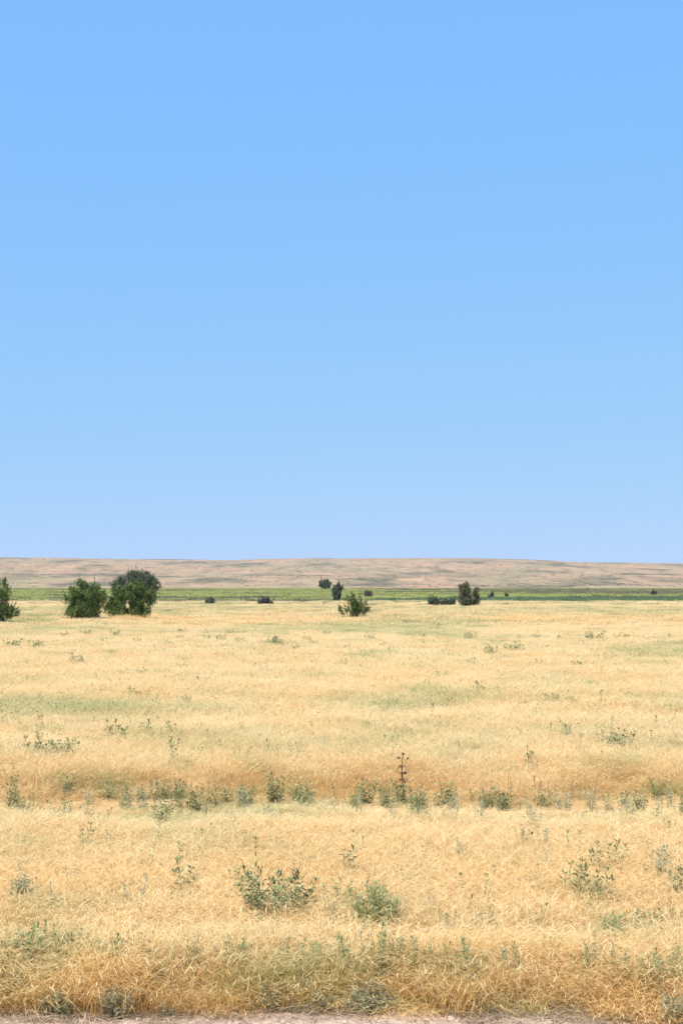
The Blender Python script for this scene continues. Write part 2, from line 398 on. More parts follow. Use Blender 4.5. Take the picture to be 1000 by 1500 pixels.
def is_olive(x, y): return (not is_dark(x, y)) and (y < 262+50*fbm(x/2, y, 30, 3, 2) or fbm(x/3, y, 22, 3, 88) > .27 or (px_of(x, y) > 560 and .2 < fbm(x/3, y, 50, 3, 12)))
field('green_crop', gy, crop_src('crop_y_src', M['crop_yellow']), 5, keep=lambda x, y: not is_dark(x, y) and not is_olive(x, y) and y > 190, label='long yellow green crop strip at the foot of the hills', hf=crop_h, gf=zero, wf=zero, cat='crop')
field('green_crop', gy, crop_src('crop_d_src', M['crop_dark']), 5, keep=is_dark, label='deep green crop strip on the right in front of the hills', hf=crop_h, gf=zero, wf=zero, cat='crop')
field('fallow_weeds', gy, crop_src('crop_o_src', M['crop_olive']), 5, keep=is_olive, label='dull olive weeds along the near side of the green strip', hf=crop_h, gf=zero, wf=zero, cat='weeds')

# scrub dots on the hills
def puff(seed, mat, n=160, r=1.0):
    random.seed(seed); mb = MB()
    for i in range(n):
        d = cdir(); d.z = abs(d.z); p = d*r*random.uniform(.55, 1.05); p.z *= .7
        a = cdir()*.17; b = a.cross(cdir()).normalized()*.15; mb.quad(p, a, b, random.random())
    return mb.build('scrub_clump', mat, link=False)
hs = source('hill_scrub_src', [puff(90+i, M['scrub_purple'] if i % 3 else M['tree_grey']) for i in range(4)])
random.seed(5); pts = []
while len(pts) < 8000:
    y = 700+1800*random.random()**.8; x = random.uniform(-.25, .25)*y
    d = fbm(x/2.5, y, 130, 4, 51)
    if random.random() < max(.16, min(1, (d-.05)*1.6)): pts.append((x, y))
P = [(x, y, hill_z(x, y)-.1) for x, y in pts]; n = len(P)
S = [(s_*1.5, s_, s_*.6) for s_ in [random.triangular(.25, .95, .3) for _ in range(n)]]
scatter('hill_scrub', P, [(0,0,random.uniform(0,6.28)) for _ in range(n)], S, [random.randrange(4) for _ in range(n)], [0]*n, [0]*n, hs, 'dark scrub speckling the gullies of the low hills', 'scrub')

# ------------------------------------------------------------------ litter and clods at the edge of the road
random.seed(17)
def litter_patch(seed):
    random.seed(seed); mb = MB()
    for i in range(70):
        p = Vector((random.gauss(0,.14), random.gauss(0,.10), random.uniform(.0,.05))); d = rv(random.uniform(-.05,.35)); L_ = random.uniform(.05,.22)
        mb.strip([p, p+d*L_*.5+Vector((0,0,.01)), p+d*L_], [.003,.004,.001], rv(), [random.random()]*3)
    return mb.build('litter_clump', M['litter'], link=False)
ls = source('litter_src', [litter_patch(200+i) for i in range(6)])
lp = []
for i in range(900):
    x = random.uniform(-4.6, 4.6); lp.append((x, edge_y(x)+random.triangular(-.14, .45, .03)))
P = [(x, y, max(tz(x, y), road_z(x, y))) for x, y in lp]; n = len(P)
scatter('dry_litter', P, [(0,0,random.uniform(0,6.28)) for _ in range(n)], [(random.uniform(.7,1.5), random.uniform(.7,1.5), random.uniform(.25,.7)) for _ in range(n)], [random.randrange(6) for _ in range(n)], [0]*n, [0]*n, ls, 'flattened grey straw litter along the edge of the dirt road', 'litter')
def clod(seed):
    random.seed(seed); bm = bmesh.new(); bmesh.ops.create_icosphere(bm, subdivisions=2, radius=1)
    for v in bm.verts: v.co *= 1+.35*noise.noise(v.co*1.7+Vector((seed, 0, 0))); v.co.z *= .6
    me = bpy.data.meshes.new('clod'); bm.to_mesh(me); bm.free(); me.materials.append(M['road'])
    return bpy.data.objects.new('clod', me)
cs = source('clod_src', [clod(i) for i in range(4)])
cp = []
for i in range(420):
    x = random.uniform(-4.6, 4.6); cp.append((x, edge_y(x)+random.gauss(-.18, .3)))
P = [(x, y, road_z(x, y)+.002) for x, y in cp]; n = len(P)
scatter('dirt_clods', P, [(0,0,random.uniform(0,6.28)) for _ in range(n)], [(random.uniform(.006,.03),)*3 for _ in range(n)], [random.randrange(4) for _ in range(n)], [0]*n, [0]*n, cs, 'small clods of pale dirt crumbled along the road edge', 'clods')

# ------------------------------------------------------------------ weeds: every one a thing (stem + foliage)
def leafy(nst, spread, H, L=.085, W=.020, seed=0, bare=.12, gap=.028, lean=.25, up=.75):
    L *= 1.5; W *= 1.0; up *= .6
    """upright weed: nst stems, lance leaves in pairs up every stem. Returns stem mesh builder, leaf mesh builder"""
    random.seed(seed); st, lf = MB(), MB()
    for k in range(nst):
        h = H*(random.uniform(.62, 1.0) if k else 1.0); o = rv()*random.random()**.6; ln = (o*.8+rv()*.3)*lean
        base = Vector((o.x*spread*.35, o.y*spread*.35, 0)); n = max(4, int(h/gap)); pts = []
        wob = random.uniform(0, 6)
        for i in range(n+1):
            t = i/n; pts.append(base+Vector((o.x, o.y, 0))*spread*.65*t+Vector((ln.x, ln.y, 0))*h*t*t*.6+Vector((math.sin(wob+t*5)*.012, math.cos(wob+t*4)*.012, h*t)))
        st.tube(pts, [.0045*(1-.75*i/n) for i in range(n+1)], 4, .5)
        ph = random.uniform(0, 6.28)
        for i in range(int(n*bare), n+1):
            t = i/n; l_ = L*(1-.35*t)*random.uniform(.75, 1.2)*(1 if t < .95 else .8)
            for q in range(2 if i < n else 4):
                a = ph+i*1.2+q*(3.1416 if i < n else 1.57)+random.gauss(0, .3)
                u = up+random.gauss(0, .2)+.5*(t > .93)
                d = Vector((math.cos(a), math.sin(a), u)).normalized(); sd_ = Vector((-math.sin(a), math.cos(a), random.gauss(0, .3))).normalized()
                lf.leaf(pts[i], d, sd_, l_, W*random.uniform(.7, 1.3), random.uniform(.02, .45), min(1, max(0, random.gauss(.40+.22*t, .24))))
    return st, lf
def feathery(H, spread, n, seed):
    random.seed(seed); st, lf = MB(), MB()
    for k in range(n):
        o = rv()*random.random()**.5; tip = Vector((o.x*spread, o.y*spread, H*random.uniform(.5, 1.0)*(1-.35*o.length**2)))
        b = Vector((o.x*spread*.15, o.y*spread*.15, 0)); pts = [b, b.lerp(tip, .35)+Vector((0,0,H*.08)), b.lerp(tip, .7)+Vector((0,0,H*.06)), tip]
        st.tube(pts, [.004,.003,.002,.001], 4, .5)
        for j in range(34):
            t = random.uniform(.25, 1.02); i = min(2, int(t*3)); p = pts[i].lerp(pts[i+1], min(1, t*3-i))
            d = (rv(random.uniform(.2, 1.6))).normalized(); L_ = random.uniform(.02, .05)
            lf.leaf(p, d, d.cross(cdir()).normalized(), L_*1.2, .008, .05, random.random())
    return st, lf
def mound(H, spread, n, seed):
    random.seed(seed); st, lf = MB(), MB()
    for k in range(n):
        o = rv()*random.random()**.5; tip = Vector((o.x*spread, o.y*spread, H*max(.05, 1-.8*o.length**2)**.35*random.uniform(.72, 1.0)))
        b = Vector((o.x*spread*.25, o.y*spread*.25, 0)); m_ = b.lerp(tip, .5)+Vector((0,0,H*.12)); pts = [b, m_, tip]
        st.tube(pts, [.003,.002,.001], 3, .5)
        for j in range(22):
            t = random.uniform(.3, 1); i = min(1, int(t*2)); p = pts[i].lerp(pts[i+1], min(1, t*2-i))
            d = rv(random.uniform(-.1, 1.2)).normalized(); lf.leaf(p, d, d.cross(cdir()).normalized(), random.uniform(.03,.06), .010, .2, min(1, max(0, random.gauss(.3+.35*t, .2))))
    return st, lf
def dock(H, n, seed):                              # dry seed stalks
    random.seed(seed); st, lf = MB(), MB()
    for k in range(n):
        o = rv()*.05; h = H*random.uniform(.7, 1) if k else H; ln = rv()*.12
        pts = [Vector((o.x+ln.x*h*t*t, o.y+ln.y*h*t*t, h*t)) for t in (0, .25, .5, .75, 1)]
        st.tube(pts, [.005,.0045,.0035,.0025,.001], 4, .4)
        for j in range(130):
            t = random.uniform(.35, 1); i = min(3, int(t*4)); p = pts[i].lerp(pts[i+1], min(1, t*4-i)); p = p+rv()*random.uniform(0, .04)*(1.2-t)
            lf.blob(p, random.uniform(.006, .012), random.random())
    return st, lf
def tall_thistle(seed):                            # tall dead thistle with branching heads
    random.seed(seed); st, lf = MB(), MB(); H = 1.0
    ax = [Vector((.015*math.sin(t*6), .01*math.cos(t*5), H*t)) for t in np.linspace(0, 1, 9)]
    st.tube(ax, [.014-.008*i/8 for i in range(9)], 5, .3)
    for (t, dx, dy, dz) in ((1, 0, 0, .02), (.93, .09, .02, .07), (.93, -.09, .02, .06), (.85, .05, -.05, .06), (.82, -.05, .03, .04), (.70, .04, .02, .05), (.6, .06, -.02, .04), (.52,-.04,.03,.05)):
        i = int(t*8); p = ax[i]; e = p+Vector((dx, dy, dz)); m_ = p.lerp(e, .5)-Vector((0,0,.012))
        st.tube([p, m_, e], [.003,.0025,.002], 4, .3)
        for j in range(12): lf.blob(e+cdir()*.014, .016, random.random()*.6)
        for j in range(8):
            d = cdir(); d.z = abs(d.z)*.8; lf.leaf(e, d, d.cross(cdir()).normalized(), .028, .006, 0, .7)
    for j in range(40):                            # withered curled leaves on the lower stem
        t = random.uniform(.42, .9); p = ax[int(t*8)].lerp(ax[min(8, int(t*8)+1)], .5); d = rv(random.uniform(-.9,.3)).normalized()
        lf.leaf(p, d, d.cross(cdir()).normalized(), random.uniform(.04,.09), .022, .5, random.random())
    return st, lf

PROTO = {}
def proto(key, st_lf, ms, ml, H, W):
    vs = st_lf[0].v+st_lf[1].v; H = sorted(v.z for v in vs)[int(len(vs)*.995)]; W = 2.15*sorted(math.hypot(v.x, v.y) for v in vs)[int(len(vs)*.95)]
    PROTO.setdefault(key, []).append((st_lf, ms, ml, H, W, []))
for i in range(5): proto('spray', leafy(1, .03, .55, .085, .021, 300+i, .25), 'weed_stem', 'weed', .55, .14)
for i in range(5): proto('tuft', leafy(6, .12, .42, .09, .022, 310+i, .3), 'weed_stem', 'weed', .42, .28)
for i in range(4): proto('clump', leafy(18, .24, .42, .095, .023, 320+i, .2), 'weed_stem', 'weed', .42, .56)
for i in range(1): proto('big', leafy(46, .40, .48, .10, .024, 330+i, .2, lean=.45, up=.55), 'weed_stem', 'weed', .48, .95)
for i in range(3): proto('pale', leafy(8, .14, .42, .07, .014, 340+i, .3), 'weed_stem', 'sage', .42, .30)
for i in range(3): proto('sage', feathery(.45, .22, 66, 350+i), 'dry', 'sage', .45, .42)
for i in range(1): proto('round', mound(.42, .2, 90, 355+i), 'weed_stem', 'sage', .40, .42)
for i in range(3): proto('mound', mound(.34, .34, 120, 360+i), 'weed_stem', 'lime', .40, .42)
for i in range(4): proto('dock', dock(.6, 1, 370+i), 'straw_dry', 'straw_dry', .6, .14)
for i in range(1): proto('thistle', tall_thistle(380), 'dry', 'dry', 1.05, .25)
for i in range(4): proto('fine', leafy(13, .16, .42, .055, .012, 390+i, .15, gap=.018), 'weed_stem', 'mixw', .42, .38)
M['mixw'] = leafmat('weed_leaf_green', [(0,(.075,.10,.03)),(.5,(.17,.22,.075)),(1,(.32,.37,.15))], .25)
NAMES = {'spray':'leafy_weed','tuft':'leafy_weed','clump':'leafy_weed','big':'leafy_weed','pale':'leafy_weed','fine':'leafy_weed','sage':'sagebrush','round':'sagebrush','mound':'green_forb','dock':'dry_weed_stalk','thistle':'tall_dead_thistle'}
CATS = {'leafy_weed':'weed','sagebrush':'sagebrush','green_forb':'weed','dry_weed_stalk':'dry weed','tall_dead_thistle':'thistle'}
MESH = {}
def weed(key, px, yt, yb, wpx, label, group, hh=None, parts=True, root=None):
    """yt, yb: visible top and foot in the photo; the foot is hidden by grass of height hh"""
    if hh is None:
        hh = .4
        for _ in range(3): c = at(px, yb, hh); hh = grass_h(c.x, c.y)*1.04
    p = root or at(px, yb, hh)
    ym = edge_y(p.x)+(.40 if yb < 1425 else .2)
    if not root and p.y < ym: p = p*(ym/p.y)
    H = max(.12, CH-(yt-HOR)*p.y/F-(tz(p.x, p.y) if p.y < 90 else 0))*(.97 if hh < .25 and key != 'thistle' else 1)
    v = random.randrange(len(PROTO[key])); (st, lf), ms, ml, H0, W0, _ = PROTO[key][v]
    nm = NAMES[key]; s = H/H0; sx = max(.33 if key == 'mound' else .55, min(1.8, (wpx*p.y/F)/W0/s))*s
    loc = (p.x, p.y, tz(p.x, p.y) if p.y < 90 else 0)
    if parts:
        e = empty(nm, loc, random.uniform(0, 6.28), (sx, sx, s))
        for part, mb, mt in (('stem', st, ms), ('seed_heads' if key in ('dock','thistle') else 'foliage', lf, ml)):
            k = (key, v, part)
            if k not in MESH: o = mb.build(part, M[mt], e); MESH[k] = o
            else: o = MESH[k].copy(); COL.objects.link(o); o.parent = e
            o['part'] = part
    else:
        k = (key, v)
        if k not in MESH:
            j = MB(); j.v = st.v+lf.v; j.f = st.f+[tuple(q+len(st.v) for q in f) for f in lf.f]; j.c = st.c+lf.c
            e = j.build(nm, M[ml]); MESH[k] = e
        else: e = MESH[k].copy(); COL.objects.link(e)
        e.location = loc; e.rotation_euler = (0,0,random.uniform(0, 6.28)); e.scale = (sx, sx, s)
    tag(e, label, CATS[nm], group)
    return e

random.seed(77)
SAGE = []
ORD = ['first','second','third','fourth','fifth','sixth','seventh','eighth','ninth','tenth','eleventh','twelfth','thirteenth','fourteenth','fifteenth','sixteenth','seventeenth','eighteenth','nineteenth','twentieth','twenty-first','twenty-second','twenty-third','twenty-fourth','twenty-fifth','twenty-sixth','twenty-seventh','twenty-eighth','twenty-ninth','thirtieth']
LOOK = {'spray':'single-stemmed grey-green leafy weed','tuft':'small dark leafy weed tuft','clump':'broad dark leafy weed clump','big':'large spreading dark leafy weed','pale':'pale thin-leaved weed','fine':'fine-leaved green weed','sage':'feathery grey-green sagebrush','mound':'rounded light green forb','dock':'upright reddish brown dry seed stalk','thistle':'tall dead thistle'}
def row(items, where, group, hh=None, side='from the left'):
    """weeds of one strip; look-alikes are told apart by their order along the strip"""
    items = sorted(items, key=lambda t: t[1]); cnt = {}
    tot = {}
    for it in items: tot[it[0]] = tot.get(it[0], 0)+1
    for it in items:
        key, px, yt, yb, wp = it[:5]; wp *= 1.35 if key == 'fine' else 1; lab = it[5] if len(it) > 5 else None
        i = cnt.get(key, 0); cnt[key] = i+1
        if not lab:
            lab = LOOK[key]+' '+where+(', %s such %s' % (ORD[i], side) if tot[key] > 1 else '')
        rt = None
        if key == 'sage' and hh == .0:
            c = at(px, yb, 0); X = c.x; rt = Vector((X, min(c.y, edge_y(X)+.01), 0)); SAGE.append((rt.x, rt.y))
        weed(key, px, yt, yb, wp, lab, group, hh, root=rt)

# the dark row in the shallow ditch across the field
row([('tuft',15,1131,1184,26,'tall dark leafy weed at the left edge of the ditch row'),('spray',57,1150,1188,16),('spray',89,1148,1188,20),('tuft',55,1128,1154,20),('tuft',101,1127,1162,24),('clump',75,1142,1158,30),
     ('tuft',158,1142,1166,24),('tuft',185,1144,1168,26),('clump',209,1147,1166,26),('clump',235,1138,1166,30),('clump',258,1138,1166,30),('tuft',246,1158,1188,30,'green-footed leafy weed hanging below the ditch row under the dark pair'),
     ('spray',213,1172,1187,14),('clump',285,1148,1182,34),('tuft',305,1142,1172,24),('tuft',331,1146,1168,24),('clump',362,1146,1170,32),('clump',403,1128,1170,34,'dark leafy weed standing highest left of the middle of the ditch row'),
     ('tuft',432,1142,1168,24),('clump',446,1142,1178,22),('spray',461,1155,1186,16),('spray',492,1148,1170,16),('clump',537,1137,1172,26),('tuft',519,1156,1176,22),
     ('clump',567,1150,1178,28),('clump',588,1138,1172,26,'dark leafy weed at the foot of the tall dead thistle'),('clump',612,1148,1178,32),('clump',655,1142,1172,28),('tuft',640,1158,1174,22),
     ('tuft',697,1154,1172,22),('clump',718,1152,1178,28),('clump',737,1150,1184,30),('clump',795,1154,1180,24),('pale',820,1158,1178,24),('pale',868,1152,1180,28),
     ('tuft',890,1158,1180,20),('tuft',911,1154,1174,20),('clump',932,1154,1186,32),('tuft',962,1136,1164,26),('pale',982,1150,1176,20),('pale',350,1150,1176,26),('pale',480,1160,1180,20),('pale',765,1160,1178,24),('pale',132,1150,1172,26)],
    'in the ditch row', 'leafy weeds in the ditch row', .12)
row([('dock',x,a,b,w_) for x,a,b,w_ in ((722,1140,1166,12),(745,1128,1168,12),(765,1140,1166,10),(783,1132,1166,12),(797,1140,1166,14),(808,1138,1166,12),(842,1132,1168,12),(867,1138,1168,14),(700,1142,1164,10),(716,1144,1166,10),(728,1146,1168,8),(750,1134,1168,8),(802,1146,1168,8),(848,1140,1168,8),(836,1146,1166,8),(862,1146,1168,8),(239,1134,1160,8),(787,1142,1168,8),(227,1136,1160,8),(775,1146,1168,8),(233,1130,1160,14),(205,1136,1156,10),(148,1136,1156,10))],
    'along the ditch', 'dry seed stalks along the ditch', .14)
weed('thistle', 590, 1101, 1170, 26, 'tall dead thistle with branching reddish brown heads, rising above the ditch row', None, .10)

# lone weeds in the open straw beyond the ditch
row([('clump',47,1078,1091,14),('clump',78,1081,1093,16),('clump',97,1082,1094,18),('clump',167,1054,1072,14,'dark leafy weed alone left of two smaller ones in the straw beyond the ditch'),('tuft',214,1052,1064,12),('tuft',254,1055,1066,14),
     ('tuft',255,1078,1096,14,'small dark upright weed above the left half of the ditch row'),('spray',397,1079,1096,10),('pale',434,1080,1096,16),('pale',475,1076,1086,14),('spray',633,1029,1046,9),('spray',563,1074,1084,8),('tuft',777,1091,1106,10,'tiny dark weed between the ditch and the green patches at right'),
     ('spray',848,1072,1089,10),('clump',908,1065,1080,26,'wide dark weed clump at the right end of the green streak beyond the ditch'),('spray',953,1068,1080,8),('spray',877,1009,1026,8),('dock',893,1047,1058,7),('spray',956,1044,1060,8),('spray',985,1038,1050,8),
     ('fine',828,1058,1068,14),('tuft',885,1068,1078,12),('dock',675,1084,1096,7),('spray',602,1066,1080,8),('tuft',59,1040,1050,14),('spray',133,1048,1056,6),('tuft',60,1070,1078,8)],
    'beyond the ditch', 'lone weeds in the straw beyond the ditch')
# nearer field, between the ditch and the front edge
row([('tuft',127,1201,1226,20,'small dark weed just below the left part of the ditch row'),('pale',210,1233,1252,24),('pale',158,1205,1225,14),('tuft',270,1253,1286,40,'dark spiky weed star standing alone left of the big clump'),('pale',195,1280,1306,34),
     ('round',31,1279,1302,36,'round blue-grey bush near the left edge of the near field'),('pale',80,1296,1312,20),('spray',375,1222,1277,24,'tall single leafy stem standing at the left of the big clump'),
     ('big',410,1269,1315,98,'largest dark leafy weed clump low in the near field'),('tuft',512,1232,1260,30,'small dark weed alone in straw right of the tall single stem'),('mound',551,1289,1330,40,'rounded light green forb clump right of the big dark clump'),
     ('fine',505,1284,1304,34),('pale',480,1310,1330,30),('spray',683,1271,1302,16),('spray',718,1273,1300,22),('spray',728,1262,1276,10),('tuft',837,1254,1290,24),('tuft',884,1264,1296,26,'dark leafy weed, right one of the close pair at right in the near field'),('tuft',866,1262,1292,24,'dark leafy weed, left one of the close pair at right in the near field'),
     ('tuft',870,1230,1252,18),('tuft',901,1228,1248,24),('pale',965,1234,1262,44),('tuft',987,1264,1290,22,'dark spiky weed at the right edge of the near field'),('pale',790,1206,1228,24),('spray',833,1210,1234,8),('spray',849,1213,1240,10),('pale',796,1238,1252,20),('pale',975,1250,1266,20),
     ('mound',893,1333,1350,42,'low bright yellow-green forb near the right edge'),('tuft',918,1324,1342,16),('fine',948,1324,1342,26),('fine',780,1316,1326,20)],
    'in the near field', 'weeds in the near field')
# green strip just behind the front edge
row([('fine',28,1352,1388,30),('fine',48,1350,1384,24),('fine',66,1344,1376,16),('fine',100,1358,1388,26),('fine',124,1358,1386,20),('fine',166,1364,1392,22),('fine',178,1366,1390,12),('fine',207,1358,1382,12),('fine',247,1376,1396,18),
     ('fine',283,1366,1398,22),('fine',340,1366,1400,24),('fine',358,1374,1396,18),('fine',486,1374,1402,20),('fine',514,1364,1400,16),('fine',553,1350,1398,22),('fine',584,1366,1386,20),('fine',614,1368,1404,20),('fine',690,1364,1400,22),('fine',745,1376,1404,16),
     ('fine',853,1384,1412,18),('fine',905,1380,1414,34),('fine',940,1394,1416,20),('fine',968,1386,1416,30),('fine',998,1392,1418,20),('fine',12,1396,1432,16),('fine',455,1376,1398,14),('fine',664,1436,1476,26),('fine',236,1400,1420,14),('fine',150,1372,1392,14)],
    'behind the roadside grass', 'fine-leaved weeds in the strip behind the roadside grass', .37)
# grey sagebrush at the foot of the roadside grass: visible down to the ground
row([('sage',92,1440,1480,50),('sage',112,1450,1478,26),('sage',186,1434,1470,54),('sage',254,1460,1478,34),('sage',393,1432,1486,42,'upright grey-green sagebrush on the road edge left of the middle'),('sage',430,1462,1490,44),('sage',470,1442,1486,44),('sage',545,1430,1494,72,'largest sagebrush on the road edge near the middle'),
     ('sage',515,1450,1480,34),('sage',955,1444,1476,36),('sage',996,1440,1494,26),('sage',835,1478,1496,50),('sage',720,1480,1494,30)],
    'on the road edge', 'sagebrush along the road edge', .0)

# small far clumps in the straw, too small to show parts
random.seed(101)
FARW = [(53,942,14),(110,961,16),(400,936,16),(915,929,10),(595,909,8),(640,914,8),(690,930,12),(870,930,18),(860,931,10),(885,936,6),(127,925,10),(170,926,12),(265,922,10),(305,932,8),(245,940,10),(265,931,7),(95,928,10),(460,940,8),(450,934,9),(433,946,10),
        (208,980,10),(182,981,6),(620,930,6),(542,931,10),(750,946,20),(785,930,8),(560,943,6),(728,964,5),(690,965,6),(842,970,8),(852,970,7),(892,962,6),(268,962,6),(296,992,6),(500,967,8),(645,984,6),(700,1005,5),(805,1018,9),(840,1022,10),(700,998,5),(270,1020,6),(195,1010,7),
        (20,940,16),(8,940,8),(352,935,8),(150,936,8),(325,933,10),(980,930,6),(945,935,5),(905,930,8),(885,925,6),(790,966,6),(940,956,6),(300,925,8),(200,936,6),(335,925,8),(418,926,6),(480,926,8),(510,945,6),(760,932,8),(818,932,6),(720,950,14),(575,950,6)]
for (x, y, w_) in FARW:
    weed('clump', x, y-w_*.30, y+w_*.25, w_*1.7, 'small dark green weed clump dotted far out in the straw field', 'far weed clumps in the straw', None, parts=False)
for k in range(42):                            # pale tufts filling the ditch row
    x = k*24+random.uniform(-12, 12); yb = random.uniform(1164, 1196)
    weed(random.choice(['tuft','pale','pale','fine']), x, yb-random.uniform(10, 24), yb, random.uniform(16, 28), 'small faded weed mixed into the straw among the dark plants of the ditch row', 'faded weeds of the ditch row', .2 if yb < 1176 else .36)
for k in range(26):
    x = k*40+random.gauss(0, 12); yb = random.uniform(1376, 1404)
    weed(random.choice(['fine','pale','fine']), x, yb-random.uniform(8, 18), yb, random.uniform(14, 30), 'short faded green weed half sunk in the pale straw behind the roadside grass', 'faded weeds behind the roadside grass', .38)
for k in range(34):
    x = random.uniform(0, 1000); yb = random.uniform(1205, 1345)
    weed(random.choice(['spray','pale','pale','fine']), x, yb-random.uniform(7, 16), yb, random.uniform(10, 22), 'faint thin weed barely showing above the straw of the near field', 'faint weeds of the near field')
def sprig(seed):
    st, lf = leafy(3, .10, .42, .05, .014, seed, .35); st.f += [tuple(q+len(st.v) for q in f) for f in lf.f]; st.v += lf.v; st.c += lf.c
    return st.build('green_sprig', M['mixw'], link=False)
gs = source('sprig_src', [sprig(500+i) for i in range(6)])
random.seed(19); P = []; S = []
for x, y in grid(12, 70, .33, 2, .235)+grid(70, 150, 1.1, 3, .235):
    if random.random() < max(0, green_at(x, y)-.10)*.8+(.10 if 92 < y < 126 and fbm(x/2, y, 4, 2, 3) > .05 else 0)+(.13 if y > 24.5 else .03):
        q = random.uniform(.7, 1.3)*(1+1.6*smooth(35, 90, y)); P.append((x, y, tz(x, y))); S.append((q, q, (grass_h(x, y)+random.uniform(-.02,.10))/.46))
n = len(P)
scatter('green_sprigs', P, [(0,0,random.uniform(0,6.28)) for _ in range(n)], S, [random.randrange(6) for _ in range(n)], [0]*n, [0]*n, gs, 'thin green ground weeds making the greenish patches in the straw field', 'weeds')

# ------------------------------------------------------------------ bushes and trees
def bush(name, px, ybase, lobes, mat, label, cat='bush', group=None, leaf=.075, nleaf=5200, stems=9, clumpr=.34, depth=.8, seed=0, barkt=.4, base_spread=.25, dens=1.0):
    """lobes: (x offset px, y top px, y bottom px, half width px) of the crown seen in the photo, turned into metres at the bush's distance"""
    random.seed(seed); GH = .47 if ybase > 878 else .1; c = at(px, ybase, GH); k = c.y/F; leaf *= 1.25; nleaf = int(nleaf*1.55)
    e = empty(name, (c.x, c.y, 0)); tag(e, label, cat, group)
    L = [(dx*k, GH*.8+(ybase-(a+b)/2)*k, hw*k, (b-a)/2*k) for (dx, a, b, hw) in lobes]
    wts = [l[2]**2*l[3] for l in L]; tr, cr = MB(), MB(); cl = []
    nc = int(sum(max(6, (l[2]*l[3]/(clumpr**2))*4.6) for l in L)*dens)
    for i in range(nc):
        x0, z0, rx, rz = random.choices(L, wts)[0]
        d = cdir()*random.random()**.42; p = Vector((x0+d.x*rx, d.y*rx*depth, z0+d.z*rz))
        if p.z < .12: p.z = random.uniform(.1, .4)
        cl.append(p)
    top = max(l[1]+l[3] for l in L)
    # limbs: rise from the base and fork towards clumps
    limbs = []
    for s in range(stems):
        t = random.choice(cl); t = Vector((t.x*.75, t.y*.75, max(t.z, top*.45)*.92)); b = Vector((t.x*base_spread+random.uniform(-.1,.1), t.y*base_spread, -.05))
        m1 = b.lerp(t, .4)+Vector((random.gauss(0,.08), random.gauss(0,.08), top*.07)); m2 = b.lerp(t, .75)+Vector((random.gauss(0,.08), random.gauss(0,.08), top*.05))
        r0 = .018*top*random.uniform(.7, 1.2); tr.tube([b, m1, m2, t], [r0, r0*.7, r0*.45, r0*.15], 6, random.random()); limbs += [m1, b.lerp(m1,.5), m2, m1.lerp(m2,.5), t]
    for p in cl:
        q = min(limbs, key=lambda l: (l-p).length+(1 if l.z > p.z+.2 else 0)*.6)
        if (q-p).length < 2.2: tr.tube([q, q.lerp(p, .5)+Vector((0,0,.06)), p], [.012*top/3, .008*top/3, .003], 4, random.random())
    per = max(8, nleaf//nc)
    for p in cl:
        ct = random.gauss(.5, .22); rr = clumpr*random.uniform(.5, 1.15); st = random.uniform(.8, 1.6)
        for j in range(per):
            d = cdir()*rr*random.random()**.6; q = p+Vector((d.x, d.y, d.z*st))
            if q.z < .03: q.z = random.uniform(.03, .3)
            a = (cdir()+Vector((0,0,.5))).normalized()*leaf*random.uniform(.5,1.15); b_ = a.cross(cdir()).normalized()*leaf*random.uniform(.35,.6)
            cr.quad(q, a, b_, min(1, max(0, ct+random.gauss(0,.16))))
    # young shoots break the outline
    for p in random.sample(cl, min(len(cl), 46)):
        q = Vector((p.x, p.y, p.z)); o_ = Vector((p.x*.5, p.y*.5, .9*top*.5)).normalized()+cdir()*.35
        ln = random.uniform(.5, 1.0)*clumpr*2.0
        tr.tube([q, q+o_*ln*.5, q+o_*ln], [.008, .005, .002], 4, .8)
        for j in range(34):
            t = random.uniform(.1, 1.05); a = (cdir()+o_*.6).normalized()*leaf*random.uniform(.5,1); b_ = a.cross(cdir()).normalized()*leaf*.4
            cr.quad(q+o_*ln*t+cdir()*leaf*.8*(1.15-t), a, b_, min(1, max(0, random.gauss(.65, .2))))
    tr.build('trunk', M['bark'], e); cr.build('crown', M[mat], e)
    return e
bush('green_bush', 0, 909, [(-14,848,906,22),(2,842,880,14),(14,856,900,9),(18,886,908,11),(-30,860,906,18),(2,884,909,18)], 'tree_green', 'green bush cut off by the left edge of the photo', nleaf=7000, seed=1)
bush('green_bush', 123, 905, [(0,848,898,24),(-16,857,902,14),(17,856,902,16),(0,876,905,24),(-22,868,884,9),(-4,845,862,10),(24,868,886,9),(-20,884,905,11),(20,884,905,12),(0,888,905,20)], 'tree_green', 'round dark green bush, left of the overlapping pair', nleaf=11000, seed=2)
bush('green_bush', 192, 903, [(6,851,888,24),(-18,866,901,14),(12,862,902,16),(26,866,886,10),(-6,882,903,22),(-30,882,903,10),(14,884,903,13),(-16,856,880,12)], 'tree_green', 'brighter green bush in front of the grey-green domed tree', nleaf=11000, seed=3)
bush('domed_tree', 200, 894, [(0,837,868,32),(18,842,868,18),(-24,846,878,15),(10,834,852,22),(-4,834,850,16),(26,856,878,10),(18,868,888,8),(-26,864,890,10)], 'tree_grey', 'large grey-green domed tree behind the brighter green bush', cat='tree', nleaf=10000, seed=4, stems=7, clumpr=.30)
bush('green_bush', 517, 902, [(3,868,892,13),(6,880,901,15),(-16,886,901,7),(-20,884,890,3),(17,872,884,5),(19,884,900,6),(-10,870,882,5),(-8,882,898,5),(6,884,900,7),(0,863,870,3),(12,865,874,4),(-13,875,886,3)], 'tree_green', 'open spiky green bush with bare stems showing, near the middle of the field', nleaf=3600, seed=5, stems=18, clumpr=.18, leaf=.055, dens=.8, base_spread=.55)
